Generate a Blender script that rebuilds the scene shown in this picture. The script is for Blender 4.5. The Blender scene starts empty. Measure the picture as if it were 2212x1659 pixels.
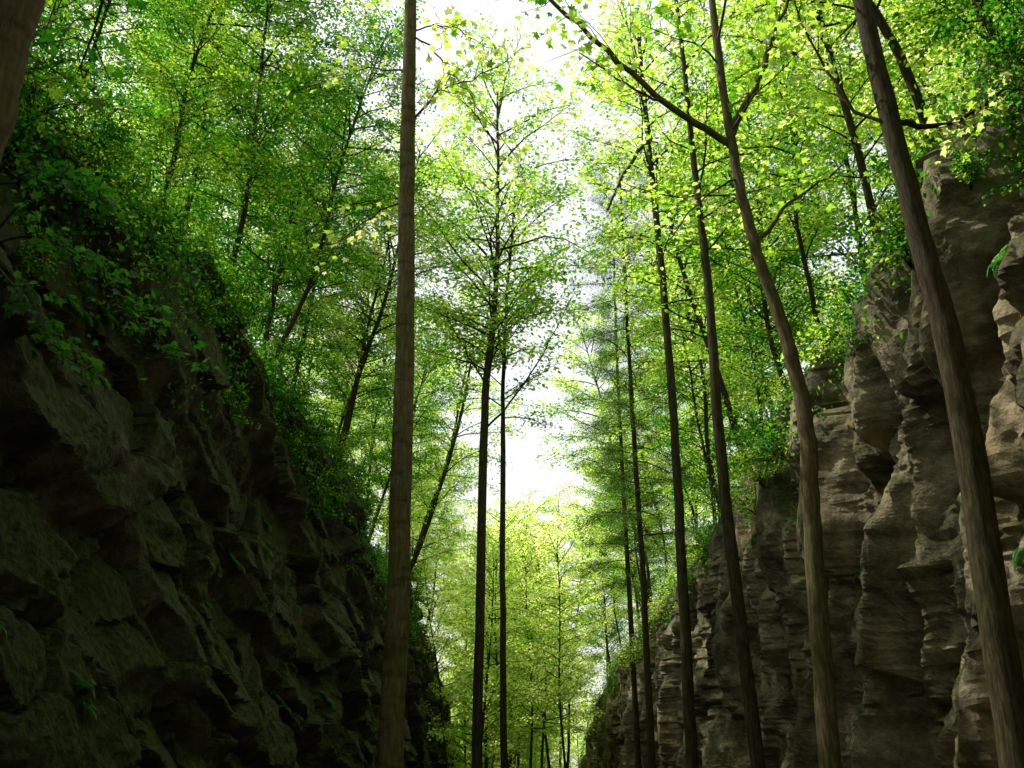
import bpy, math, numpy as np
from mathutils import Vector, Matrix
scene = bpy.context.scene
col = scene.collection
rng = np.random.default_rng(7)
CAMZ = 1.6

# ------------------------------------------------------------------ noise
def _hash(ix, iy, iz, seed=0):
    with np.errstate(over='ignore'):
        h = (ix.astype(np.uint32)*np.uint32(374761393) + iy.astype(np.uint32)*np.uint32(668265263)
             + iz.astype(np.uint32)*np.uint32(2246822519) + np.uint32((seed*3266489917) & 0xffffffff))
        h = (h ^ (h >> np.uint32(13)))*np.uint32(1274126177)
        h = h ^ (h >> np.uint32(16))
        h = h*np.uint32(2654435761); h = h ^ (h >> np.uint32(15))
    return h.astype(np.float64)/4294967295.0
def vnoise(x, y, z, seed=0):
    fx, fy, fz = np.floor(x), np.floor(y), np.floor(z)
    ix, iy, iz = fx.astype(np.int64), fy.astype(np.int64), fz.astype(np.int64)
    tx, ty, tz = x-fx, y-fy, z-fz
    tx = tx*tx*(3-2*tx); ty = ty*ty*(3-2*ty); tz = tz*tz*(3-2*tz)
    def H(a, b, c): return _hash(ix+a, iy+b, iz+c, seed)
    c00 = H(0,0,0)*(1-tx)+H(1,0,0)*tx; c10 = H(0,1,0)*(1-tx)+H(1,1,0)*tx
    c01 = H(0,0,1)*(1-tx)+H(1,0,1)*tx; c11 = H(0,1,1)*(1-tx)+H(1,1,1)*tx
    return ((c00*(1-ty)+c10*ty)*(1-tz)+(c01*(1-ty)+c11*ty)*tz)*2-1
def fbm(x, y, z, o=4, seed=0):
    s = 0; a = 1; t = 0
    for i in range(o):
        s = s+a*vnoise(x*2**i, y*2**i, z*2**i, seed+i); t += a; a *= .5
    return s/t
def voro(u, v, seed=0):
    iu, iv = np.floor(u).astype(np.int64), np.floor(v).astype(np.int64)
    z0 = np.zeros_like(iu)
    F1 = np.full(u.shape, 9.); F2 = np.full(u.shape, 9.); ID = np.zeros(u.shape); I2 = np.zeros(u.shape)
    DU = np.zeros(u.shape); DV = np.zeros(u.shape)
    for a in (-1,0,1):
        for b in (-1,0,1):
            cu = iu+a; cv = iv+b
            pu = cu+_hash(cu, cv, z0, seed)*.95; pv = cv+_hash(cu, cv, z0+1, seed)*.95
            d = np.hypot(u-pu, v-pv); h = _hash(cu, cv, z0+2, seed); h2 = _hash(cu, cv, z0+3, seed)
            n = d < F1
            F2 = np.where(n, F1, np.minimum(F2, d)); ID = np.where(n, h, ID); I2 = np.where(n, h2, I2)
            DU = np.where(n, u-pu, DU); DV = np.where(n, v-pv, DV); F1 = np.where(n, d, F1)
    return F1, F2, ID, I2, DU, DV

# ------------------------------------------------------------------ materials
def newmat(name):
    m = bpy.data.materials.new(name); m.use_nodes = True
    nt = m.node_tree; nt.nodes.clear()
    return m, nt, nt.nodes.new('ShaderNodeOutputMaterial')
def N(nt, t, **k):
    n = nt.nodes.new(t)
    for a, b in k.items():
        if a in n.inputs.keys(): n.inputs[a].default_value = b
        else: setattr(n, a, b)
    return n
def ramp(nt, stops):
    r = nt.nodes.new('ShaderNodeValToRGB'); e = r.color_ramp.elements
    while len(e) < len(stops): e.new(.5)
    for i, (p, c) in enumerate(stops):
        e[i].position = p; e[i].color = (*c, 1)
    return r
def leaf_mat(name, dark, mid, light, tdark, tmid, tlight, tr=.55, gloss=.05):
    m, nt, out = newmat(name); L = nt.links.new
    at = N(nt, 'ShaderNodeAttribute', attribute_name='tint')
    oi = N(nt, 'ShaderNodeObjectInfo')
    ad = N(nt, 'ShaderNodeMath', operation='MULTIPLY_ADD'); ad.inputs[1].default_value = .36
    L(oi.outputs['Random'], ad.inputs[0])
    sb = N(nt, 'ShaderNodeMath', operation='SUBTRACT'); L(at.outputs['Fac'], sb.inputs[0]); sb.inputs[1].default_value = .18
    L(sb.outputs[0], ad.inputs[2])
    r1 = ramp(nt, [(0, dark), (.5, mid), (1, light)]); r2 = ramp(nt, [(0, tdark), (.5, tmid), (1, tlight)])
    L(ad.outputs[0], r1.inputs[0]); L(ad.outputs[0], r2.inputs[0])
    d = N(nt, 'ShaderNodeBsdfDiffuse'); t = N(nt, 'ShaderNodeBsdfTranslucent')
    L(r1.outputs[0], d.inputs[0]); L(r2.outputs[0], t.inputs[0])
    mx = N(nt, 'ShaderNodeMixShader'); mx.inputs[0].default_value = tr
    L(d.outputs[0], mx.inputs[1]); L(t.outputs[0], mx.inputs[2])
    if gloss:
        g = N(nt, 'ShaderNodeBsdfGlossy', Roughness=.4); g.inputs['Color'].default_value = (.8, .9, .8, 1)
        m2 = N(nt, 'ShaderNodeMixShader'); m2.inputs[0].default_value = gloss
        L(mx.outputs[0], m2.inputs[1]); L(g.outputs[0], m2.inputs[2]); L(m2.outputs[0], out.inputs[0])
    else: L(mx.outputs[0], out.inputs[0])
    return m
LEAF_G = leaf_mat('leaf_green_shade', (.008,.04,.005), (.018,.07,.007), (.05,.13,.012),
                  (.02,.20,.008), (.09,.42,.012), (.66,.90,.06), tr=.62, gloss=.025)  # deeper green stands in for foliage in shade
LEAF_Y = leaf_mat('leaf_sunlit', (.025,.075,.008), (.055,.12,.012), (.11,.19,.02),
                  (.12,.42,.015), (.60,.90,.06), (1.,1.0,.40), tr=.78, gloss=.035)  # yellower, brighter tint stands in for sun on the leaves
LEAF_B = leaf_mat('leaf_far_sunglow', (.05,.11,.012), (.09,.16,.02), (.14,.22,.03),
                  (.30,.70,.04), (.80,.98,.15), (1.,1.,.5), tr=.86, gloss=.03)  # far leaves lightened further, sun glow put into the colour
LEAF_N = leaf_mat('needle', (.012,.035,.01), (.022,.055,.015), (.045,.085,.02),
                  (.05,.15,.02), (.13,.29,.04), (.32,.5,.1), tr=.5, gloss=0)
LEAF_F = leaf_mat('fern_leaf', (.02,.07,.01), (.03,.12,.015), (.06,.16,.02),
                  (.05,.3,.015), (.11,.45,.02), (.3,.65,.05), tr=.5, gloss=.04)
def bark_mat(name, c1, c2, c3, ring=0., bump=.04):
    m, nt, out = newmat(name); L = nt.links.new
    tc = N(nt, 'ShaderNodeTexCoord'); mp = N(nt, 'ShaderNodeMapping'); mp.inputs['Scale'].default_value = (11, 11, 1.8)
    L(tc.outputs['Object'], mp.inputs[0])
    n1 = N(nt, 'ShaderNodeTexNoise', Scale=2.6, Detail=8., Roughness=.7); L(mp.outputs[0], n1.inputs['Vector'])
    n2 = N(nt, 'ShaderNodeTexNoise', Scale=1.1, Detail=3.); L(tc.outputs['Object'], n2.inputs['Vector'])
    r = ramp(nt, [(.32, c1), (.5, c2), (.7, c3)]); L(n1.outputs['Fac'], r.inputs[0])
    r2 = ramp(nt, [(.4, (1,1,1)), (.65, (.75,1.0,.6))]); L(n2.outputs['Fac'], r2.inputs[0])
    mx = N(nt, 'ShaderNodeMix', data_type='RGBA', blend_type='MULTIPLY'); mx.inputs[0].default_value = 1
    L(r.outputs[0], mx.inputs[6]); L(r2.outputs[0], mx.inputs[7])
    b = N(nt, 'ShaderNodeBsdfPrincipled', Roughness=.9); h = n1.outputs['Fac']; c = mx.outputs[2]
    b.inputs['Specular IOR Level'].default_value = .15
    if ring:
        mp2 = N(nt, 'ShaderNodeMapping'); mp2.inputs['Scale'].default_value = (2.2, 2.2, 7)
        L(tc.outputs['Object'], mp2.inputs[0])
        n3 = N(nt, 'ShaderNodeTexNoise', Scale=1.4, Detail=5.); L(mp2.outputs[0], n3.inputs['Vector'])
        a = N(nt, 'ShaderNodeMath', operation='ADD'); L(h, a.inputs[0]); L(n3.outputs['Fac'], a.inputs[1]); h = a.outputs[0]
        r3 = ramp(nt, [(.34, (.62,.58,.55)), (.5, (1,1,1))]); L(n3.outputs['Fac'], r3.inputs[0])
        m4 = N(nt, 'ShaderNodeMix', data_type='RGBA', blend_type='MULTIPLY'); m4.inputs[0].default_value = 1
        L(c, m4.inputs[6]); L(r3.outputs[0], m4.inputs[7]); c = m4.outputs[2]
    L(c, b.inputs['Base Color'])
    bp = N(nt, 'ShaderNodeBump', Strength=.9, Distance=bump); L(h, bp.inputs['Height']); L(bp.outputs[0], b.inputs['Normal'])
    L(b.outputs[0], out.inputs[0]); return m
BARK = bark_mat('bark_brown', (.05,.036,.016), (.12,.088,.042), (.24,.185,.10), bump=.025)
BARK_S = bark_mat('bark_smooth_ringed', (.09,.063,.03), (.155,.11,.056), (.23,.175,.097), ring=1, bump=.018)
BARK_D = bark_mat('bark_dark', (.02,.015,.007), (.055,.04,.02), (.12,.09,.048), bump=.03)
def rock_mat(name, k, mosslo, warm):
    m, nt, out = newmat(name); L = nt.links.new
    tc = N(nt, 'ShaderNodeTexCoord')
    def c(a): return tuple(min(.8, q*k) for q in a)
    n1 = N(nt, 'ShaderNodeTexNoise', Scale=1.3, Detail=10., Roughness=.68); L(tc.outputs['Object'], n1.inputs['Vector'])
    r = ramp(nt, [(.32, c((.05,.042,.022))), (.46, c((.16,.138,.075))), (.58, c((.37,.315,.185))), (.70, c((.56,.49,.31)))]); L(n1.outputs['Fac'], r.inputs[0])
    n2 = N(nt, 'ShaderNodeTexNoise', Scale=.6, Detail=8., Roughness=.7); L(tc.outputs['Object'], n2.inputs['Vector'])
    geo = N(nt, 'ShaderNodeNewGeometry'); sx = N(nt, 'ShaderNodeSeparateXYZ'); L(geo.outputs['Normal'], sx.inputs[0])
    a = N(nt, 'ShaderNodeMath', operation='MULTIPLY_ADD'); a.inputs[1].default_value = .22; L(sx.outputs['Z'], a.inputs[0]); L(n2.outputs['Fac'], a.inputs[2])
    mr = ramp(nt, [(mosslo, (0,0,0)), (mosslo+.13, (1,1,1))]); L(a.outputs[0], mr.inputs[0])
    n3 = N(nt, 'ShaderNodeTexNoise', Scale=14., Detail=4.); L(tc.outputs['Object'], n3.inputs['Vector'])
    gr = ramp(nt, [(.3, (.020,.027,.004)), (.7, (.075,.088,.014))]); L(n3.outputs['Fac'], gr.inputs[0])
    mx = N(nt, 'ShaderNodeMix', data_type='RGBA'); L(mr.outputs[0], mx.inputs[0]); L(r.outputs[0], mx.inputs[6]); L(gr.outputs[0], mx.inputs[7])
    n4 = N(nt, 'ShaderNodeTexNoise', Scale=.35, Detail=4.); L(tc.outputs['Object'], n4.inputs['Vector'])
    rr = ramp(nt, [(.58, (1,1,1)), (.72, warm)]); L(n4.outputs['Fac'], rr.inputs[0])
    m3 = N(nt, 'ShaderNodeMix', data_type='RGBA', blend_type='MULTIPLY'); m3.inputs[0].default_value = 1
    L(mx.outputs[2], m3.inputs[6]); L(rr.outputs[0], m3.inputs[7])
    b = N(nt, 'ShaderNodeBsdfPrincipled', Roughness=.85); L(m3.outputs[2], b.inputs['Base Color'])
    b.inputs['Specular IOR Level'].default_value = .3
    n5 = N(nt, 'ShaderNodeTexNoise', Scale=4., Detail=12., Roughness=.7); L(tc.outputs['Object'], n5.inputs['Vector'])
    bp = N(nt, 'ShaderNodeBump', Strength=1., Distance=.12); L(n5.outputs['Fac'], bp.inputs['Height']); L(bp.outputs[0], b.inputs['Normal'])
    L(b.outputs[0], out.inputs[0]); return m
ROCK_L = rock_mat('mossy_sandstone_shaded', .36, .35, (1.,.85,.7)); ROCK_R = rock_mat('warm_sandstone_sunlit', 1.05, .52, (1.,.84,.68))  # one sandstone; left colour darkened for shade, right brightened for sun patches
def soil_mat():
    m, nt, out = newmat('leaf_litter_soil'); L = nt.links.new
    tc = N(nt, 'ShaderNodeTexCoord')
    n1 = N(nt, 'ShaderNodeTexNoise', Scale=3., Detail=8., Roughness=.7); L(tc.outputs['Object'], n1.inputs['Vector'])
    r = ramp(nt, [(.35, (.03,.05,.012)), (.5, (.06,.05,.025)), (.7, (.11,.08,.045))]); L(n1.outputs['Fac'], r.inputs[0])
    b = N(nt, 'ShaderNodeBsdfPrincipled', Roughness=.95); L(r.outputs[0], b.inputs['Base Color'])
    bp = N(nt, 'ShaderNodeBump', Strength=.7, Distance=.05); L(n1.outputs['Fac'], bp.inputs['Height']); L(bp.outputs[0], b.inputs['Normal'])
    L(b.outputs[0], out.inputs[0]); return m
SOIL = soil_mat()

# ------------------------------------------------------------------ mesh accumulation (all quads)
class Acc:
    def __init__(s): s.v=[]; s.f=[]; s.m=[]; s.t=[]; s.s=[]; s.n=0
    def add(s, V, F, mat=0, tint=None, smooth=True):
        s.v.append(V); s.f.append(F+s.n); s.n += len(V)
        s.m.append(np.full(len(F), mat)); s.s.append(np.full(len(F), smooth))
        s.t.append(np.full(len(F), .5) if tint is None else tint)
    def mesh(s, name, mats):
        V = np.concatenate(s.v).astype(np.float32); F = np.concatenate(s.f).astype(np.int32)
        me = bpy.data.meshes.new(name)
        me.vertices.add(len(V)); me.vertices.foreach_set('co', V.ravel())
        me.loops.add(F.size); me.loops.foreach_set('vertex_index', F.ravel())
        me.polygons.add(len(F)); me.polygons.foreach_set('loop_start', np.arange(0, F.size, 4, dtype=np.int32))
        for m in mats: me.materials.append(m)
        me.polygons.foreach_set('material_index', np.concatenate(s.m).astype(np.int32))
        me.polygons.foreach_set('use_smooth', np.concatenate(s.s).astype(bool))
        a = me.attributes.new('tint', 'FLOAT', 'FACE'); a.data.foreach_set('value', np.concatenate(s.t).astype(np.float32))
        me.update(calc_edges=True); return me
def tube(acc, P, R, k=6, mat=0):
    P = np.asarray(P, float); R = np.asarray(R, float)
    T = np.gradient(P, axis=0); T /= np.linalg.norm(T, axis=1)[:, None]+1e-9
    mt = T.mean(0); ref = np.array([1., 0, 0]) if abs(mt[0]) < .7 else np.array([0, 0, 1.])
    U = np.cross(T, ref); U /= np.linalg.norm(U, axis=1)[:, None]+1e-9
    W = np.cross(T, U)
    a = np.linspace(0, 2*np.pi, k, endpoint=False)
    V = P[:, None, :]+R[:, None, None]*(np.cos(a)[None, :, None]*U[:, None, :]+np.sin(a)[None, :, None]*W[:, None, :])
    n = len(P); i = np.arange(n-1)[:, None]*k; j = np.arange(k)[None, :]; j2 = (j+1) % k
    F = np.stack([i+j, i+j2, i+k+j2, i+k+j], -1).reshape(-1, 4)
    acc.add(V.reshape(-1, 3), F, mat)
KITE = (np.array([[0,0,0],[.45,.34,.03],[1,0,-.05],[.45,-.34,.03]]), np.array([[0,1,2,3]]))
OVAL = (np.array([[0,0,0],[1,0,-.08],[.28,.27,.05],[.68,.22,.02],[.28,-.27,.05],[.68,-.22,.02]]), np.array([[0,1,3,2],[0,4,5,1]]))
def _maple():
    tips = [(-100,.5),(-48,.78),(0,1.0),(48,.78),(100,.5)]; v = [[.05,0,0]]
    notches = [(-160,.16),(-72,.42),(-24,.52),(24,.52),(72,.42),(160,.16)]
    for i in range(6):
        a, r = notches[i]; v.append([.05+r*math.cos(math.radians(a))*.95, r*math.sin(math.radians(a)), .03])
        if i < 5:
            a, r = tips[i]; v.append([.05+r*math.cos(math.radians(a))*.95, r*math.sin(math.radians(a)), -.05])
    return np.array(v), np.array([[0, 1+2*i, 2+2*i, 3+2*i] for i in range(5)])
MAPLE = _maple()
NEEDLE = (np.array([[0,0,0],[.5,.07,0],[1,0,0],[.5,-.07,0]]), np.array([[0,1,2,3]]))
def leaves(acc, C, D, Nn, S, tmpl, tint, mat=0):
    D = D/(np.linalg.norm(D, axis=1)[:, None]+1e-9)
    L = np.cross(Nn, D); L /= np.linalg.norm(L, axis=1)[:, None]+1e-9
    Nn = np.cross(D, L)
    tv, tf = tmpl; n = len(C); k = len(tv)
    V = C[:, None, :]+S[:, None, None]*(tv[None, :, 0:1]*D[:, None, :]+tv[None, :, 1:2]*L[:, None, :]+tv[None, :, 2:3]*Nn[:, None, :])
    F = (tf[None]+(np.arange(n)*k)[:, None, None]).reshape(-1, 4)
    acc.add(V.reshape(-1, 3), F, mat, np.repeat(tint, len(tf)), smooth=False)
def catmull(P, n):
    P = np.asarray(P, float); Q = np.vstack([2*P[0]-P[1], P, 2*P[-1]-P[-2]]); out = []
    for i in range(len(P)-1):
        p0, p1, p2, p3 = Q[i:i+4]
        for t in np.linspace(0, 1, n, endpoint=False):
            out.append(.5*((2*p1)+(p2-p0)*t+(2*p0-5*p1+4*p2-p3)*t*t+(3*p1-p0-3*p2+p3)*t**3))
    out.append(P[-1]); return np.array(out)
def polyat(P, t):
    x = t*(len(P)-1); i = min(int(x), len(P)-2); f = x-i
    return P[i]*(1-f)+P[i+1]*f, (P[i+1]-P[i])/(np.linalg.norm(P[i+1]-P[i])+1e-9)

def foliate(r, wood, crown, B, L, ntw, lpt, lsz, tmpl, flat=.55, tw0=.25, twl=.34, twk=3, spread=.16):
    """twigs and leaves along one branch polyline B"""
    for j in range(ntw):
        s = tw0+(1-tw0)*(j+r.random())/ntw
        p, d = polyat(B, min(s, .999))
        side = 1 if j % 2 else -1
        a = side*r.uniform(.5, 1.15)
        dd = np.array([d[0]*math.cos(a)-d[1]*math.sin(a), d[0]*math.sin(a)+d[1]*math.cos(a), d[2]*.5+r.normal(0, .22)])
        dd /= np.linalg.norm(dd)
        tl = L*twl*(1.15-s*.7)*r.uniform(.6, 1.25)
        q1 = p+dd*tl*.5+r.normal(0, .04, 3); q2 = p+dd*tl+np.array([0, 0, -.08*tl])+r.normal(0, .05, 3)
        T = np.array([p, q1, q2])
        tube(crown, T, [.009, .006, .003], twk, 1)
        n = max(3, int(lpt*tl*r.uniform(.7, 1.3)))
        u = r.uniform(.1, 1.05, n)
        C = p+(q1-p)*np.clip(u*2, 0, 1)[:, None]+(q2-q1)*np.clip(u*2-1, 0, 1.1)[:, None]
        C = C+r.normal(0, 1, (n, 3))*np.array([spread, spread, spread*.6])
        D = dd[None]+r.normal(0, .8, (n, 3))*np.array([1, 1, .5]); D[:, 2] -= .25
        Nn = np.array([0, 0, 1.])+r.normal(0, flat, (n, 3))
        leaves(crown, C, D, Nn, lsz*r.uniform(.55, 1.2, n), tmpl, np.clip(r.normal(.5, .22)+r.normal(0, .14, n), 0, 1))

def tree_mesh(seed, trunk, r0, r1, cs=.3, nb=34, bl=3., lpt=26, ntw=9, lsz=.13, tmpl=KITE, tk=9, limbs=(), ce=1.0,
              shape=None, up=(.25, .8), spread=.17, twl=.34, name='deciduous', leafm=None, barkm=None, flare=.7, droop=0.):
    r = np.random.default_rng(seed)
    wood, crown = Acc(), Acc()
    T = catmull(trunk, 8); n = len(T); t = np.linspace(0, 1, n)
    T[1:-1] += r.normal(0, .007, (n-2, 3))*np.array([1, 1, 0])
    R = r0*(1-t)**.85+r1*(1-(1-t)**.85)
    R = R*(1+flare*np.exp(-(T[:, 2]-T[0, 2])/.35))*(1+r.normal(0, .02, n))
    tube(wood, T, R, tk)
    az = r.uniform(0, 6.28)
    for i in range(nb):
        s = cs+(ce-cs)*(i+r.random()*.8)/nb; s = min(s, .99)
        p, d = polyat(T, s); az += 2.4+r.normal(0, .5)
        sh = shape(s) if shape else (math.sin(math.pi*min(1, max(.1, (s-cs)/(1.12-cs)))**.8)*.6+.45)
        L = bl*sh*r.uniform(.65, 1.2); el = r.uniform(*up)+(.5*max(0, s-.75)/.25)
        dh = np.array([math.cos(az), math.sin(az), 0])
        pts = [p]; dirn = dh*math.cos(el)+np.array([0, 0, math.sin(el)])
        for k in range(5):
            pts.append(pts[-1]+dirn*L/5)
            dirn = dirn+r.normal(0, .13, 3)+np.array([0, 0, -.06-droop]); dirn /= np.linalg.norm(dirn)
        B = np.array(pts); rb = max(.008, min(.045, .009*L+.005))
        tube(wood, B, np.linspace(rb, .005, 6), 5)
        foliate(r, wood, crown, B, L, ntw, lpt, lsz, tmpl, spread=spread, twl=twl)
    for lb in limbs:
        P = catmull(lb['p'], 5)
        m = len(P); P[1:] += r.normal(0, .02, (m-1, 3))
        tube(wood, P, np.linspace(lb['r'], lb.get('re', .01), m), 8)
        L = np.linalg.norm(P[-1]-P[0])
        if lb.get('n', 0):
            foliate(r, wood, crown, P, lb.get('L', L*.8), lb['n'], lb.get('lpt', lpt), lsz, tmpl, tw0=lb.get('t0', .3), spread=spread, twl=twl)
    leafm = leafm or LEAF_G; barkm = barkm or BARK_D
    return wood.mesh(name+'_trunk', [barkm]), crown.mesh(name+'_crown', [leafm, barkm])

def add_obj(name, data, parent=None):
    o = bpy.data.objects.new(name, data); col.objects.link(o)
    if parent: o.parent = parent
    return o
def add_tree(name, meshes, label, cat, group, loc=(0,0,0), rot=None, sc=1.):
    e = add_obj(name, None); e.empty_display_size = .3
    M = Matrix.Translation(Vector(loc)) @ (rot if rot is not None else Matrix.Identity(4)) @ Matrix.Scale(sc, 4)
    e.matrix_world = M
    e['label'] = label; e['category'] = cat
    if group: e['group'] = group
    a = add_obj('trunk', meshes[0], e); b = add_obj('crown', meshes[1], e)
    return e, a, b
def copy_tree(src, loc, rot, sc):
    e0, kids = src[0], src[1:]
    e = e0.copy(); col.objects.link(e)
    e.matrix_world = Matrix.Translation(Vector(loc)) @ rot @ Matrix.Scale(sc, 4)
    for k in kids:
        c = k.copy(); col.objects.link(c); c.parent = e
    return e

# ------------------------------------------------------------------ terrain
LEFT = np.array([(-30,5.2,6.3),(4,5.2,7.0),(9.5,5.1,7.6),(14,5.0,8.3),(20,4.75,8.9),(28,4.5,9.0),(34,4.6,8.0),(38.5,4.3,8.8),(55,4.2,8.5),(78,3.9,4.9),(92,3.9,-1.2),(160,3.9,-1.4)])
RIGHT = np.array([(-30,5.2,7.2),(6,5.1,7.9),(8.5,5.05,7.7),(11,5.0,7.1),(20,5.0,6.9),(35,5.0,6.9),(48,5.0,6.9),(60,4.9,6.3),(72,4.8,3.5),(84,4.8,-1.2),(160,4.8,-1.4)])
def prof(side, Y):
    T = LEFT if side < 0 else RIGHT
    return np.interp(Y, T[:, 0], T[:, 1]), np.interp(Y, T[:, 0], T[:, 2])+CAMZ
SL = {-1: .5, 1: .38}
def hz(side, ax, Y):
    w, h = prof(side, Y); dx = np.maximum(0, ax-w)
    fade = np.clip(h/8., .03, 1)
    return h+SL[side]*np.minimum(dx, 30)*fade*.9+.35*fbm(ax*.3+9, Y*.3, ax*0, 3, 5)*np.clip(dx/2, 0, 1)*fade
cliffV = {}
def facets(u, v, a, b, seed):
    F1, F2, ID, I2, DU, DV = voro(u, v, seed)
    return a*(ID-.5)*2+b*(DU*(I2-.5)+DV*(((ID*7.13) % 1)-.5))*2, F2-F1
def saw(q, k=.86):
    f = q-np.floor(q); return np.where(f < k, f/k, (1-f)/(1-k))-.5
def blur(d, ny, nzz):
    for ax_, r in ((0, ny), (1, nzz)):
        s = d*0
        for o in range(-r, r+1):
            s += np.take(d, np.clip(np.arange(d.shape[ax_])+o, 0, d.shape[ax_]-1), axis=ax_)
        d = s/(2*r+1)
    return d
def cliff(side):
    Ys = [-24.]
    while Ys[-1] < 92: Ys.append(Ys[-1]+(.3 if Ys[-1] < 3 else .042 if 6 < Ys[-1] < 22 else .10 if Ys[-1] < 50 else .2))
    Ys = np.array(Ys); nz = 210; ncap = 26
    v = np.concatenate([np.linspace(0, 1, nz), 1+np.linspace(.01, 1, ncap)**1.3])
    Y, Vv = np.meshgrid(Ys, v, indexing='ij')
    w, h = prof(side, Y); w = w+.3*fbm(Y*.35, Y*0, Y*0, 3, 20+side)
    wall = np.clip(Vv, 0, 1); cap = np.clip(Vv-1, 0, 1)*3.2
    z = -.3+(h+.3)*wall
    rnd = np.clip((wall-.88)/.12, 0, 1)
    ax = w-.4*(1-wall)+.4*rnd**2*(cap == 0)+(.4)*(cap > 0)+cap
    z = np.where(cap > 0, hz(side, ax, Y), z)
    Z0 = z*0
    wa = .45*fbm(Y*.4, z*.4, Z0, 4, 31); wb = .45*fbm(Y*.4, z*.4, Z0+4, 4, 33)
    ja = .05*fbm(Y*3.1, z*3.1, Z0+8, 3, 35); jb = .05*fbm(Y*3.1, z*3.1, Z0+12, 3, 36)
    if side < 0:
        # thick slabs with gently dipping bedding, undercut, crossed by a steeper joint set
        q = z*.50+Y*.045; q2 = z*.30+Y*.13; p = Y*.30-z*.10
        a1, e1 = facets(p*.6+wa*.4+ja, q*.75+wb*.4+jb, .12, .45, 2)
        a2, e2 = facets(p*2.0+wa+3+ja*2, q*2.0+wb+jb*2, .05, .28, 12)
        amp = .26+.36*fbm(Y*.25, z*.3, Z0, 2, 17)
        amp2 = .50+.36*fbm(Y*.22, z*.25, Z0+5, 2, 18)
        d = a1+a2+amp*saw(-q*.9+wb*.8+ja*.6, .9)+amp2*saw(-q2*1.05+wa*.6+jb*.5, .9)
        d += -.20*np.exp(-(e1/.03)**2)-.05*np.exp(-(e2/.05)**2)
        d += .25*fbm(Y*.2, z*.09, Z0, 2, 40+side)
        lim = .7
    else:
        # steep ribs shattered into angular chips, joints dipping along the wall
        q = Y*.95+z*.26; p = z*.22-Y*.04; s2 = z*.50+Y*.62
        a1, e1 = facets(q*.62+wa*.6+ja, p*1.2+wb*.5+jb, .16, .65, 5)
        a2, e2 = facets(q*1.5+wa*1.2+ja*2, p*1.9+wb*1.2+jb*2, .07, .52, 15)
        a3, e3 = facets(q*3.4+wb*2.0+ja*3, p*4.5+wa*2.0+jb*3, .03, .26, 25)
        rib = 1-np.abs(fbm(q*.5+wa*.4, p*.8+wb*.3, Z0, 2, 51))*3.2
        d = a1+a2+a3+.42*np.clip(rib, -.9, 1)+.28*saw(q*.9+wa*1.1+ja, .80)+.22*saw(s2*.8+wa*.9+jb, .82)
        d += -.20*np.exp(-(e1/.035)**2)-.08*np.exp(-(e2/.045)**2)
        d = blur(d, 2, 0)
        d += .25*fbm(Y*.24, z*.09, Z0, 2, 40+side)-.14
        lim = .42
    d += .10*fbm(Y*2.1, z*1.7, Z0, 5, 60)+.05*fbm(Y*7, z*6, Z0, 3, 61)
    d = np.where(d > lim, lim+(d-lim)*.35, d)
    fall = np.where(cap > 0, np.exp(-cap*1.5), 1.)*np.clip(h/2.5, .05, 1)*(1-.4*np.clip((wall-.6)/.4, 0, 1))
    ax = ax-d*fall
    z = z+.10*fbm(Y*1.1, z*1.1, Z0+7, 3, 70)*fall*np.clip(wall*6, 0, 1)
    z = z+np.where(cap > 0, .12*fbm(ax*2, Y*2, Z0, 3, 71), 0)
    Yd = Y+.14*fbm(Y*.8, z*.8, Z0+3, 3, 72)*fall
    P = np.stack([side*ax, Yd, z], -1)
    n, m = Y.shape; cliffV[side] = P
    i = np.arange(n-1)[:, None]*m; j = np.arange(m-1)[None, :]
    F = np.stack([i+j, i+m+j, i+m+j+1, i+j+1], -1).reshape(-1, 4)
    if side > 0: F = F[:, ::-1]
    F = F[:, ::-1]
    A = Acc(); A.add(P.reshape(-1, 3), F, 0, smooth=False)
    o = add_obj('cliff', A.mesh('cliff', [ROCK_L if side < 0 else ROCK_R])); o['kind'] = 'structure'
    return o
cl = cliff(-1); cl['label'] = 'mossy sandstone cliff darkened for shade with diagonal cracks and ferns'; cl['category'] = 'cliff'
cr = cliff(1); cr['label'] = 'rugged fluted sandstone cliff with sunlit ribs'; cr['category'] = 'cliff'

def sheet(name, xs, ys, zf, mat, flip=False):
    X, Y = np.meshgrid(xs, ys, indexing='ij'); Z = zf(X, Y); n, m = X.shape
    i = np.arange(n-1)[:, None]*m; j = np.arange(m-1)[None, :]
    F = np.stack([i+j, i+m+j, i+m+j+1, i+j+1], -1).reshape(-1, 4)
    A = Acc(); A.add(np.stack([X, Y, Z], -1).reshape(-1, 3), F, 0)
    o = add_obj(name, A.mesh(name, [mat])); o['kind'] = 'structure'; return o
gx = np.unique(np.concatenate([np.linspace(-1200, 1200, 41), np.linspace(-12, 12, 60)])); gy = np.unique(np.concatenate([np.linspace(-1200, 1500, 46), np.linspace(-10, 90, 160)]))
sheet('ground', gx, gy, lambda X, Y: .08*fbm(X*.5, Y*.5, X*0, 3, 80), SOIL)
for sd in (-1, 1):
    ys = np.linspace(-24, 150, 170); dxs = np.linspace(0, 1, 50)**1.6*60+1.6
    DX, YY = np.meshgrid(dxs, ys, indexing='ij'); w, h = prof(sd, YY); AX = DX+w
    P = np.stack([sd*AX, YY, hz(sd, AX, YY)-.12], -1); n, m = DX.shape
    i = np.arange(n-1)[:, None]*m; j = np.arange(m-1)[None, :]
    F = np.stack([i+j, i+m+j, i+m+j+1, i+j+1], -1).reshape(-1, 4)
    if sd < 0: F = F[:, ::-1]
    A = Acc(); A.add(P.reshape(-1, 3), F, 0); o = add_obj('hillside', A.mesh('hillside', [SOIL])); o['kind'] = 'structure'

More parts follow.
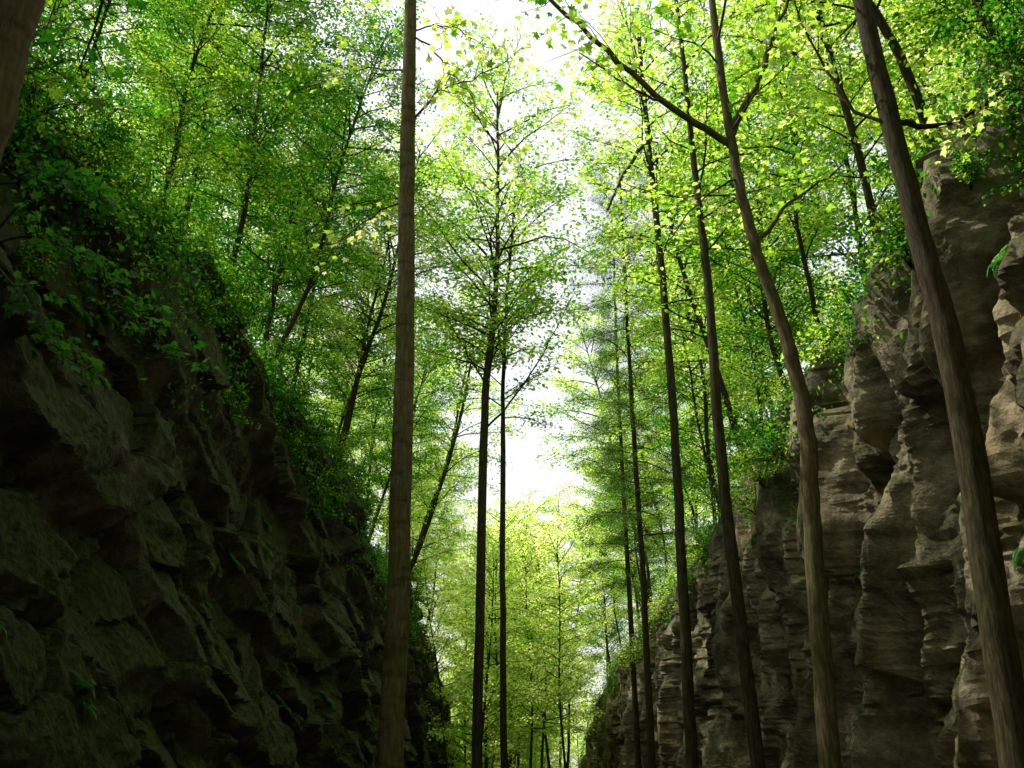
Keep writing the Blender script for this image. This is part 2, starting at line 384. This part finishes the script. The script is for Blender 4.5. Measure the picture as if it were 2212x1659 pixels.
# ------------------------------------------------------------------ hero trees on the floor of the cutting
G1 = 'trees growing on the floor of the cutting'
def hero(name, seed, pts, label, **k):
    limbs = k.pop('limbs', ())
    base = np.array(pts[0], float)
    P = np.array(pts, float)-base
    lb = [dict(l, p=np.array(l['p'], float)-base) for l in limbs]
    return add_tree(name, tree_mesh(seed, P, limbs=lb, **k), label, 'tree', G1, loc=base)
hero('sycamore_tree', 1, [(-1.33,12,0),(-1.37,12,2.1),(-1.44,12,6.9),(-1.55,12,10.5),(-1.63,12,13.6),(-1.7,12,19)],
     'tall straight grey-brown trunk with few high branches', r0=.165, r1=.07, cs=.80, nb=9, bl=2.4, lsz=.115, tmpl=MAPLE, lpt=16, tk=18,
     leafm=LEAF_Y, barkm=BARK_S,
     limbs=[dict(p=[(-1.52,12,11.2),(-1.1,11.8,11.65),(-.6,11.7,11.75),(.2,11.6,12.3)], r=.02, re=.005, n=16, lpt=24, t0=.15),
            dict(p=[(-1.56,12,12.9),(-1.0,12,12.3),(-.4,12.1,11.4),(.2,12.2,10.5)], r=.016, re=.004, n=12, lpt=16, t0=.15),
            dict(p=[(-1.5,12,9.9),(-2.2,12.3,9.6),(-3.0,12.5,9.1)], r=.016, re=.004, n=9, lpt=20),
            dict(p=[(-1.56,12,13.0),(-1.0,12.2,13.3),(-.3,12.4,13.0)], r=.015, re=.004, n=16, lpt=28, t0=.2),
            dict(p=[(-1.55,12,12.2),(-2.3,12.4,12.6),(-3.3,12.6,12.4)], r=.016, re=.004, n=12, lpt=26)])
hero('sycamore_tree', 2, [(-.82,24,0),(-.80,24,2.6),(-.72,24,11.2),(-.50,24,14.2),(-.41,24,16.9),(-.45,24,22.0)],
     'slender dark trunk with airy yellow-green crown', r0=.15, r1=.03, cs=.46, nb=58, bl=3.1, lsz=.13, tmpl=OVAL, lpt=30, ntw=11, tk=10,
     leafm=LEAF_Y, limbs=[dict(p=[(-.7,24,10.9),(.3,23.6,12.0),(1.0,23.4,13.2),(1.6,23.3,14.4)], r=.03, re=.006, n=14, lpt=18, t0=.4),
            dict(p=[(-.72,24,12.2),(-1.3,24,13.2),(-1.9,24.2,14.6)], r=.03, re=.006, n=14, lpt=22)])
hero('sycamore_tree', 3, [(-.18,25,0),(-.2,25,2.8),(-.24,25,10),(-.2,25,14.2),(0.1,25,19.0)],
     'thin straight dark trunk beside a larger one', r0=.10, r1=.025, cs=.58, nb=28, bl=2.5, lsz=.13, tmpl=OVAL, lpt=28, ntw=11, tk=8, leafm=LEAF_Y)
hero('ash_tree', 4, [(3.0,18,0),(3.07,18,2.4),(3.15,18,6.5),(3.18,18,10.9),(3.06,18,15.5),(3.0,18,18.5)],
     'slender dark trunk with a dead slanting limb', r0=.12, r1=.04, cs=.6, nb=22, bl=2.2, lsz=.125, tmpl=OVAL, lpt=26, tk=10, leafm=LEAF_Y,
     limbs=[dict(p=[(3.06,18,15.5),(2.7,17.6,14.8),(2.3,17.2,13.9),(1.94,17,13.0)], r=.05, re=.025)])
hero('ash_tree', 5, [(3.55,15,0),(3.5,15,2.25),(3.38,15,6.8),(3.42,15,10),(3.37,15,12.7),(3.3,15,17)],
     'slender straight dark trunk near the rock face', r0=.12, r1=.035, cs=.64, nb=16, bl=2.0, lsz=.125, tmpl=OVAL, lpt=24, tk=10, leafm=LEAF_Y)
hero('maple_tree', 6, [(3.25,11,0),(3.33,11,2.1),(3.44,11,4.6),(3.53,11,6.0),(3.40,11,7.2),(3.13,11,8.7),(3.01,11,10.1),(2.95,11,12.6),(3.05,11.2,16)],
     'forked leaning tree with long bare limb and maple leaves', r0=.125, r1=.035, cs=.74, nb=8, bl=1.9, lsz=.12, tmpl=MAPLE, lpt=20, tk=14,
     leafm=LEAF_Y, barkm=BARK,
     limbs=[dict(p=[(3.05,11,9.95),(2.4,11,10.5),(1.5,11,11.5),(.64,11,12.6),(-.3,11,13.9)], r=.055, re=.022, n=14, t0=.4, lpt=16),
            dict(p=[(2.2,10.95,10.7),(1.6,10.9,11.0),(.95,10.8,11.5)], r=.022, re=.008, n=5, lpt=12),
            dict(p=[(3.02,11,10.2),(3.5,11,11.2),(3.9,11,12.2),(4.4,11,13.4)], r=.06, re=.015, n=12, lpt=20),
            dict(p=[(3.2,11,8.5),(3.9,11.1,9.3),(4.6,11.2,9.8)], r=.03, n=10, lpt=16),
            dict(p=[(3.1,11,9.5),(2.6,11.0,9.2),(1.9,10.9,8.3)], r=.02, re=.005, n=3, lpt=10)])
hero('maple_tree', 7, [(3.75,8,0),(3.84,8,1.95),(3.97,8,5.1),(3.88,8,6.7),(3.75,8,9.6),(3.6,8,15)],
     'thick dark leaning trunk close to the cliff', r0=.15, r1=.07, cs=.88, nb=5, bl=1.8, lsz=.11, tmpl=MAPLE, lpt=18, tk=18,
     leafm=LEAF_Y, barkm=BARK_D, limbs=[dict(p=[(3.85,8,8.0),(4.6,8.2,8.2),(5.4,8.3,8.8)], r=.035, n=12, lpt=26),
     dict(p=[(3.8,8,7.9),(3.4,8.2,8.6),(3.1,8.2,9.8)], r=.022, n=6, lpt=12)])
hero('sycamore_tree', 8, [(-2.86,4,0),(-2.78,4,2.5),(-2.68,4,4.4),(-2.66,4,5.6),(-2.62,4,9),(-2.56,4,15)],
     'pale smooth trunk beside the mossy cliff', r0=.15, r1=.10, cs=.6, nb=10, bl=2.6, lsz=.11, tmpl=MAPLE, lpt=16, tk=18, barkm=BARK_S)
G1 = 'woodland trees above the cutting'
hero('beech_tree', 9, [(-4.9,37,9.2),(-4.2,37,9.8),(-3.5,37,11.2),(-2.2,37,15.9),(-1.6,37,19.6)],
     'dark trunk leaning out over the cutting from the rim', r0=.13, r1=.04, cs=.4, nb=26, bl=2.4, lsz=.14, tmpl=KITE, lpt=24, tk=10, leafm=LEAF_Y, flare=0.)

# larch with needle sprays
rs = np.random.default_rng(3)
lm = tree_mesh(20, [(0,0,0),(.05,0,8),(0,.1,16),(0,0,24)], .12, .03, cs=.38, nb=78, bl=2.6, lpt=170, ntw=13, lsz=.11, tmpl=NEEDLE,
               up=(-.15, .45), droop=.02, spread=.12, leafm=LEAF_N, shape=lambda s: (1.0-s*.4)*rs.uniform(.4, 1.2), twl=.36)
lar = add_tree('larch_tree', lm, 'tall larch with drooping grey-green needle sprays', 'tree', 'larch trees by the cutting', loc=(3.7,28,0), sc=.95)
copy_tree(lar, (4.2,35,0), Matrix.Rotation(2, 4, 'Z'), 1.)

# ------------------------------------------------------------------ forest prototypes
def proto(seed, H, leafm, **k):
    r = np.random.default_rng(seed)
    pts = [(0,0,0)]; x = y = 0
    for q in (.25, .5, .75, 1):
        x += r.normal(0, .25); y += r.normal(0, .25); pts.append((x, y, H*q))
    return tree_mesh(seed, pts, .10, .02, leafm=leafm, **k)
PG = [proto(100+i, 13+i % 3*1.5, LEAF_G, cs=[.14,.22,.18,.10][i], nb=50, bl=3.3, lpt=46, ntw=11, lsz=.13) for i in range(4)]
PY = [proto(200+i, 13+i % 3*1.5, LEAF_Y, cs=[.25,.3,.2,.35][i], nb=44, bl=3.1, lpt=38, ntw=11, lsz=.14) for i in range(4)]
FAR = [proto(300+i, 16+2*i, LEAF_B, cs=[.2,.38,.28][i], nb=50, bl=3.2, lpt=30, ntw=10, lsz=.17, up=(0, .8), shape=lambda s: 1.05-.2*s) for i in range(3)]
srcs = {}
def forest(key, meshes, name, label, group, loc, rot, sc):
    if key not in srcs:
        srcs[key] = add_tree(name, meshes, label, 'tree', group, loc, rot, sc); return
    copy_tree(srcs[key], loc, rot, sc)
def place(side, Y, dx, tilt, sc, k, bank=None):
    w, h = prof(side, Y); ax = w+dx; z = float(hz(side, ax, Y))-.15
    if side < 0 and 5 <= Y < 24: sc = min(sc, max(.42, (1.6+Y+2.0-z)/14.))
    rot = Matrix.Rotation(-side*tilt, 4, 'Y') @ Matrix.Rotation(rng.uniform(-.06, .06), 4, 'X') @ Matrix.Rotation(rng.uniform(0, 6.28), 4, 'Z')
    if bank is None:
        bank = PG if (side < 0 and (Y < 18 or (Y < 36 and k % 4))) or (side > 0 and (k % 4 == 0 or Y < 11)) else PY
    key = ('g' if bank is PG else 'y', k % 4)
    forest(key, bank[k % 4], 'beech_tree', 'leafy woodland tree with slim dark trunk on bank', 'woodland trees above the cutting', (side*ax, Y, z), rot, sc)
k = 0
for side in (-1, 1):
    Y = 5.
    while Y < 68:
        place(side, Y+rng.uniform(-.4, .4), rng.uniform(.5, 1.8), rng.uniform(.02, .18), rng.uniform(.6, .9)*(1 if Y < 36 else .9), k); k += 1
        Y += 2.1+Y*.03
    Y = 6.
    while Y < 66:
        place(side, Y, rng.uniform(2.5, 6), rng.uniform(0, .14), rng.uniform(.8, 1.1)*(1 if Y < 36 else .85), k); k += 1
        Y += 2.6+Y*.045
    Y = 12.
    while Y < 62:
        place(side, Y, rng.uniform(7, 12), rng.uniform(-.03, .06), rng.uniform(.85, 1.1), k); k += 1
        Y += 4.0+Y*.07
    # the wood carries on behind the viewpoint and shades the cutting
    for Y in (-20, -16.5, -13, -10, -7, -4, -1, 1.8):
        place(side, Y, rng.uniform(.6, 1.6), .26 if Y < 0 else .1, 1.05 if Y < 0 or side > 0 else .6, k, PG); k += 1
for side, Y, dx, tilt, sc in [(-1,27,.6,.2,.9),(1,40,.6,.2,.95),(-1,43,.6,.24,.95)]:
    place(side, Y, dx, tilt, sc, k, PY); k += 1
for i, (x, Y) in enumerate([(1.5,-5),(-1.8,-8),(2.2,-12),(-.5,-16),(1.2,-20),(-2.2,-22)]):
    forest(('g', i % 4), PG[i % 4], 'beech_tree', 'leafy woodland tree with slim dark trunk on bank', 'woodland trees above the cutting', (x, Y, 0), Matrix.Rotation(i*1.3, 4, 'Z'), 1.25)
for i, (x, Y, sc) in enumerate([(-1.6,43,.75),(2.2,46,.75),(-.2,50,.8),(-1.4,52,.9),(2.4,54,.9),(.7,58,.9),(-1.9,60,1.0),(2.6,62,1.05),(-.4,65,1.05),(1.4,69,1.1),(-2.,72,1.2),(3.,75,1.2),(0.,79,1.2),(-2.8,82,1.2),(2.,86,1.2),(-.8,92,1.2),
                                (1.1,48,.75),(-.9,56,.9),(.1,60,.95),(1.7,52,.85),(-2.4,50,.85)]):
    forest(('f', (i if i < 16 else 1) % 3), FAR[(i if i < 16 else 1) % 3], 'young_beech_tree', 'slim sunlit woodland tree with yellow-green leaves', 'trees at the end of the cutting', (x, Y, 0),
           Matrix.Rotation(rng.uniform(-.09, .09), 4, 'Y') @ Matrix.Rotation(rng.uniform(0, 6.28), 4, 'Z'), sc)
for i in range(44):
    Y = 54+i*1.3+rng.uniform(-1, 1); x = rng.uniform(-1, 1)*(2.6 if Y < 80 else 8)
    sc = rng.uniform(.28, .5) if i % 3 else rng.uniform(.7, .95)
    forest(('f', i % 3), FAR[i % 3], 'young_beech_tree', 'slim sunlit woodland tree with yellow-green leaves', 'trees at the end of the cutting', (x, Y, 0),
           Matrix.Rotation(rng.uniform(-.05, .05), 4, 'Y') @ Matrix.Rotation(rng.uniform(0, 6.28), 4, 'Z'), sc)

# distant wood (one mass)
A = Acc(); r = np.random.default_rng(5)
n = 60000; cx = r.uniform(-45, 45, 320); cy = r.uniform(112, 160, 320); cz = r.uniform(1, 17, 320)
ii = r.integers(0, 320, n); C = np.stack([cx[ii], cy[ii], cz[ii]], -1)+r.normal(0, 1, (n, 3))*np.array([2, 2, 1.5]); C[:, 2] = np.abs(C[:, 2])
leaves(A, C, r.normal(0, 1, (n, 3)), np.array([0, 0, 1.])+r.normal(0, .6, (n, 3)), r.uniform(.3, .55, n), KITE, np.clip(r.normal(.6, .2, n), 0, 1))
for i in range(60):
    x, y = r.uniform(-40, 40), r.uniform(115, 160); tube(A, [(x, y, 0), (x+r.normal(0, .3), y, 7), (x+r.normal(0, .6), y, 15)], [.2, .15, .05], 5, 1)
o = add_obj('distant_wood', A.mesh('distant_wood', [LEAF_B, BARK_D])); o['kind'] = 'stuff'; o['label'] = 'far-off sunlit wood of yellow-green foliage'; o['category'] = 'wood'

# ------------------------------------------------------------------ shrubs, ferns, undergrowth
def shrub_mesh(seed, leafm):
    r = np.random.default_rng(seed); wood, crown = Acc(), Acc()
    for i in range(9):
        a = r.uniform(0, 6.28); e = r.uniform(.3, 1.4); L = r.uniform(.7, 1.5)
        d = np.array([math.cos(a)*math.cos(e), math.sin(a)*math.cos(e), math.sin(e)]); P = [np.zeros(3)]
        for q in range(4):
            P.append(P[-1]+d*L/4); d = d+r.normal(0, .15, 3)+np.array([0, 0, -.05])
        tube(crown, P, np.linspace(.015, .004, 5), 4, 1); foliate(r, wood, crown, np.array(P), L, 8, 50, .09, KITE, spread=.08, flat=.7)
    return crown.mesh('shrub', [leafm, BARK_D])
def fern_mesh(seed):
    r = np.random.default_rng(seed); A = Acc()
    for i in range(10):
        a = i*.63+r.normal(0, .15); L = r.uniform(.7, 1.); el = r.uniform(.7, 1.1)
        t = np.linspace(0, 1, 16); x = L*t*math.cos(el*.8); z = L*(t*math.sin(el)-.75*t*t)
        P = np.stack([x*math.cos(a), x*math.sin(a), z], -1); tube(A, P, np.linspace(.008, .002, 16), 3, 0)
        T = np.gradient(P, axis=0); S = np.array([-math.sin(a), math.cos(a), 0.])
        for s in (-1, 1):
            D = s*S[None]+T/np.linalg.norm(T, axis=1)[:, None]*.4
            leaves(A, P[1:], D[1:], np.tile([0, 0, 1.], (15, 1))+r.normal(0, .15, (15, 3)), .3*L*np.sin(np.pi*np.clip(t[1:]*.85+.12, 0, 1)), (KITE[0]*np.array([1, .45, 1]), KITE[1]), np.full(15, r.uniform(.3, .8)))
    return A.mesh('fern', [LEAF_F])
SH = [shrub_mesh(400+i, LEAF_G if i < 2 else LEAF_Y) for i in range(4)]; FE = [fern_mesh(500+i) for i in range(3)]
def put(name, me, label, cat, group, loc, tilt, sc):
    o = add_obj(name, me); o['label'] = label; o['category'] = cat; o['group'] = group
    o.matrix_world = Matrix.Translation(Vector([float(q) for q in loc])) @ Matrix.Rotation(tilt, 4, 'Y') @ Matrix.Rotation(rng.uniform(0, 6.28), 4, 'Z') @ Matrix.Scale(sc, 4)
for side in (-1, 1):
    P = cliffV[side]; n, m, _ = P.shape; ycol = P[:, 100, 1]; top = 209
    for i in range(80):
        Y = 7+(34 if side < 0 else 50)*rng.random()**1.5; a = int(np.searchsorted(ycol, Y)); a = min(a, n-1)
        b = rng.integers(top-14, top+15) if i % 3 else rng.integers(top-50, top-10)
        put('shrub', SH[rng.integers(0, 2) if side < 0 or Y < 13 else rng.integers(2, 4) if i % 2 else rng.integers(0, 4)], 'leafy green shrub overhanging the cliff rim', 'shrub', 'shrubs along the cliff rims', P[a, b], -side*.5, rng.uniform(.4, .95) if side < 0 else rng.uniform(.35, .85))
    for i in range(80 if side < 0 else 34):
        Y = 8+26*rng.random()**1.4; a = int(np.searchsorted(ycol, Y)); b = int(top-150*rng.random()**1.3)
        put('fern', FE[rng.integers(0, 3)], 'small green fern rooted in a rock crack', 'fern', 'ferns on the cliffs', P[a, b]+np.array([side*.04, 0, 0]), -side*.8, rng.uniform(.2, .45))
    A = Acc(); n2 = 40000 if side < 0 else 36000; nc = 800
    ca = np.searchsorted(ycol, 5+(40 if side < 0 else 65)*rng.random(nc)**1.4).clip(0, n-1); cb = np.clip(rng.normal(top, 20 if side < 0 else 14, nc), 140, m-1).astype(int)
    c = P[ca, cb]; ii = rng.integers(0, nc, n2)
    C = c[ii]+rng.normal(0, 1, (n2, 3))*np.array([.16, .34, .2]); C[:, 0] -= side*.08
    D = rng.normal(0, 1, (n2, 3)); D[:, 2] -= .5
    leaves(A, C, D, np.array([-side*.5, -.2, .8])+rng.normal(0, .5, (n2, 3)), rng.uniform(.04, .10, n2), KITE, np.clip(rng.normal(.4, .2, n2), 0, 1))
    o = add_obj('undergrowth', A.mesh('undergrowth', [LEAF_G])); o['kind'] = 'stuff'; o['label'] = 'leafy creepers and undergrowth hanging over the rock rim'; o['category'] = 'undergrowth'

# maple sapling rooted in the mossy cliff
r = np.random.default_rng(77); wood, crown = Acc(), Acc()
base = np.array([-5.1, 7.9, 6.4])
for pts, nn in [([(-5.1,7.9,6.4),(-4.3,7.5,6.35),(-3.6,7.2,5.9),(-3.0,7.0,5.3),(-2.5,6.8,4.75)], 20), ([(-4.8,7.7,6.4),(-4.2,7.3,6.75),(-3.7,7.1,6.6),(-3.4,7.0,6.3)], 10),
                ([(-4.9,7.8,6.4),(-4.3,7.4,5.8),(-3.7,7.2,5.1),(-3.3,7.0,4.8)], 13)]:
    B = catmull(np.array(pts)-base, 5); tube(wood, B, np.linspace(.014, .003, len(B)), 6)
    foliate(r, wood, crown, B, 1.2, nn, 44, .08, MAPLE, flat=.45, tw0=.25, spread=.06, twl=.33)
add_tree('maple_sapling', (wood.mesh('sapling_trunk', [BARK]), crown.mesh('sapling_crown', [LEAF_F, BARK])), 'maple sapling drooping from the mossy rock face', 'sapling', None, loc=base)

# ------------------------------------------------------------------ sky, sun, camera
az, el = math.radians(70), math.radians(57)   # sun high over the west bank
S = Vector((-math.sin(az)*math.cos(el), math.cos(az)*math.cos(el), math.sin(el)))
wd = bpy.data.worlds.new('World'); scene.world = wd; wd.use_nodes = True; nt = wd.node_tree
bg = nt.nodes['Background']; sk = nt.nodes.new('ShaderNodeTexSky'); sk.sky_type = 'NISHITA'; sk.sun_disc = False
sk.sun_elevation = el; sk.sun_rotation = -az; sk.dust_density = 6.; sk.air_density = 1.3; sk.ozone_density = .6
gm = nt.nodes.new('ShaderNodeGamma'); gm.inputs['Gamma'].default_value = .35
hs = nt.nodes.new('ShaderNodeHueSaturation'); hs.inputs['Saturation'].default_value = .5; hs.inputs['Value'].default_value = 4.7
nt.links.new(sk.outputs[0], gm.inputs[0]); nt.links.new(gm.outputs[0], hs.inputs['Color']); nt.links.new(hs.outputs[0], bg.inputs[0]); bg.inputs[1].default_value = .15
sl = bpy.data.lights.new('sun', 'SUN'); sl.energy = 5; sl.angle = math.radians(.5); sl.color = (1, .94, .82)
so = add_obj('sun', sl); so.rotation_euler = S.to_track_quat('Z', 'Y').to_euler(); so.location = (-10, 20, 40)
cam = bpy.data.cameras.new('camera'); co = add_obj('camera', cam); scene.camera = co
cam.sensor_width = 36; cam.lens = 36*2125/2212; cam.clip_end = 4000; cam.clip_start = .05
co.location = (0, 0, CAMZ); co.rotation_euler = (math.radians(90+23.8), 0, 0)
scene.view_settings.view_transform = 'Standard'; scene.view_settings.look = 'None'; scene.view_settings.exposure = 0
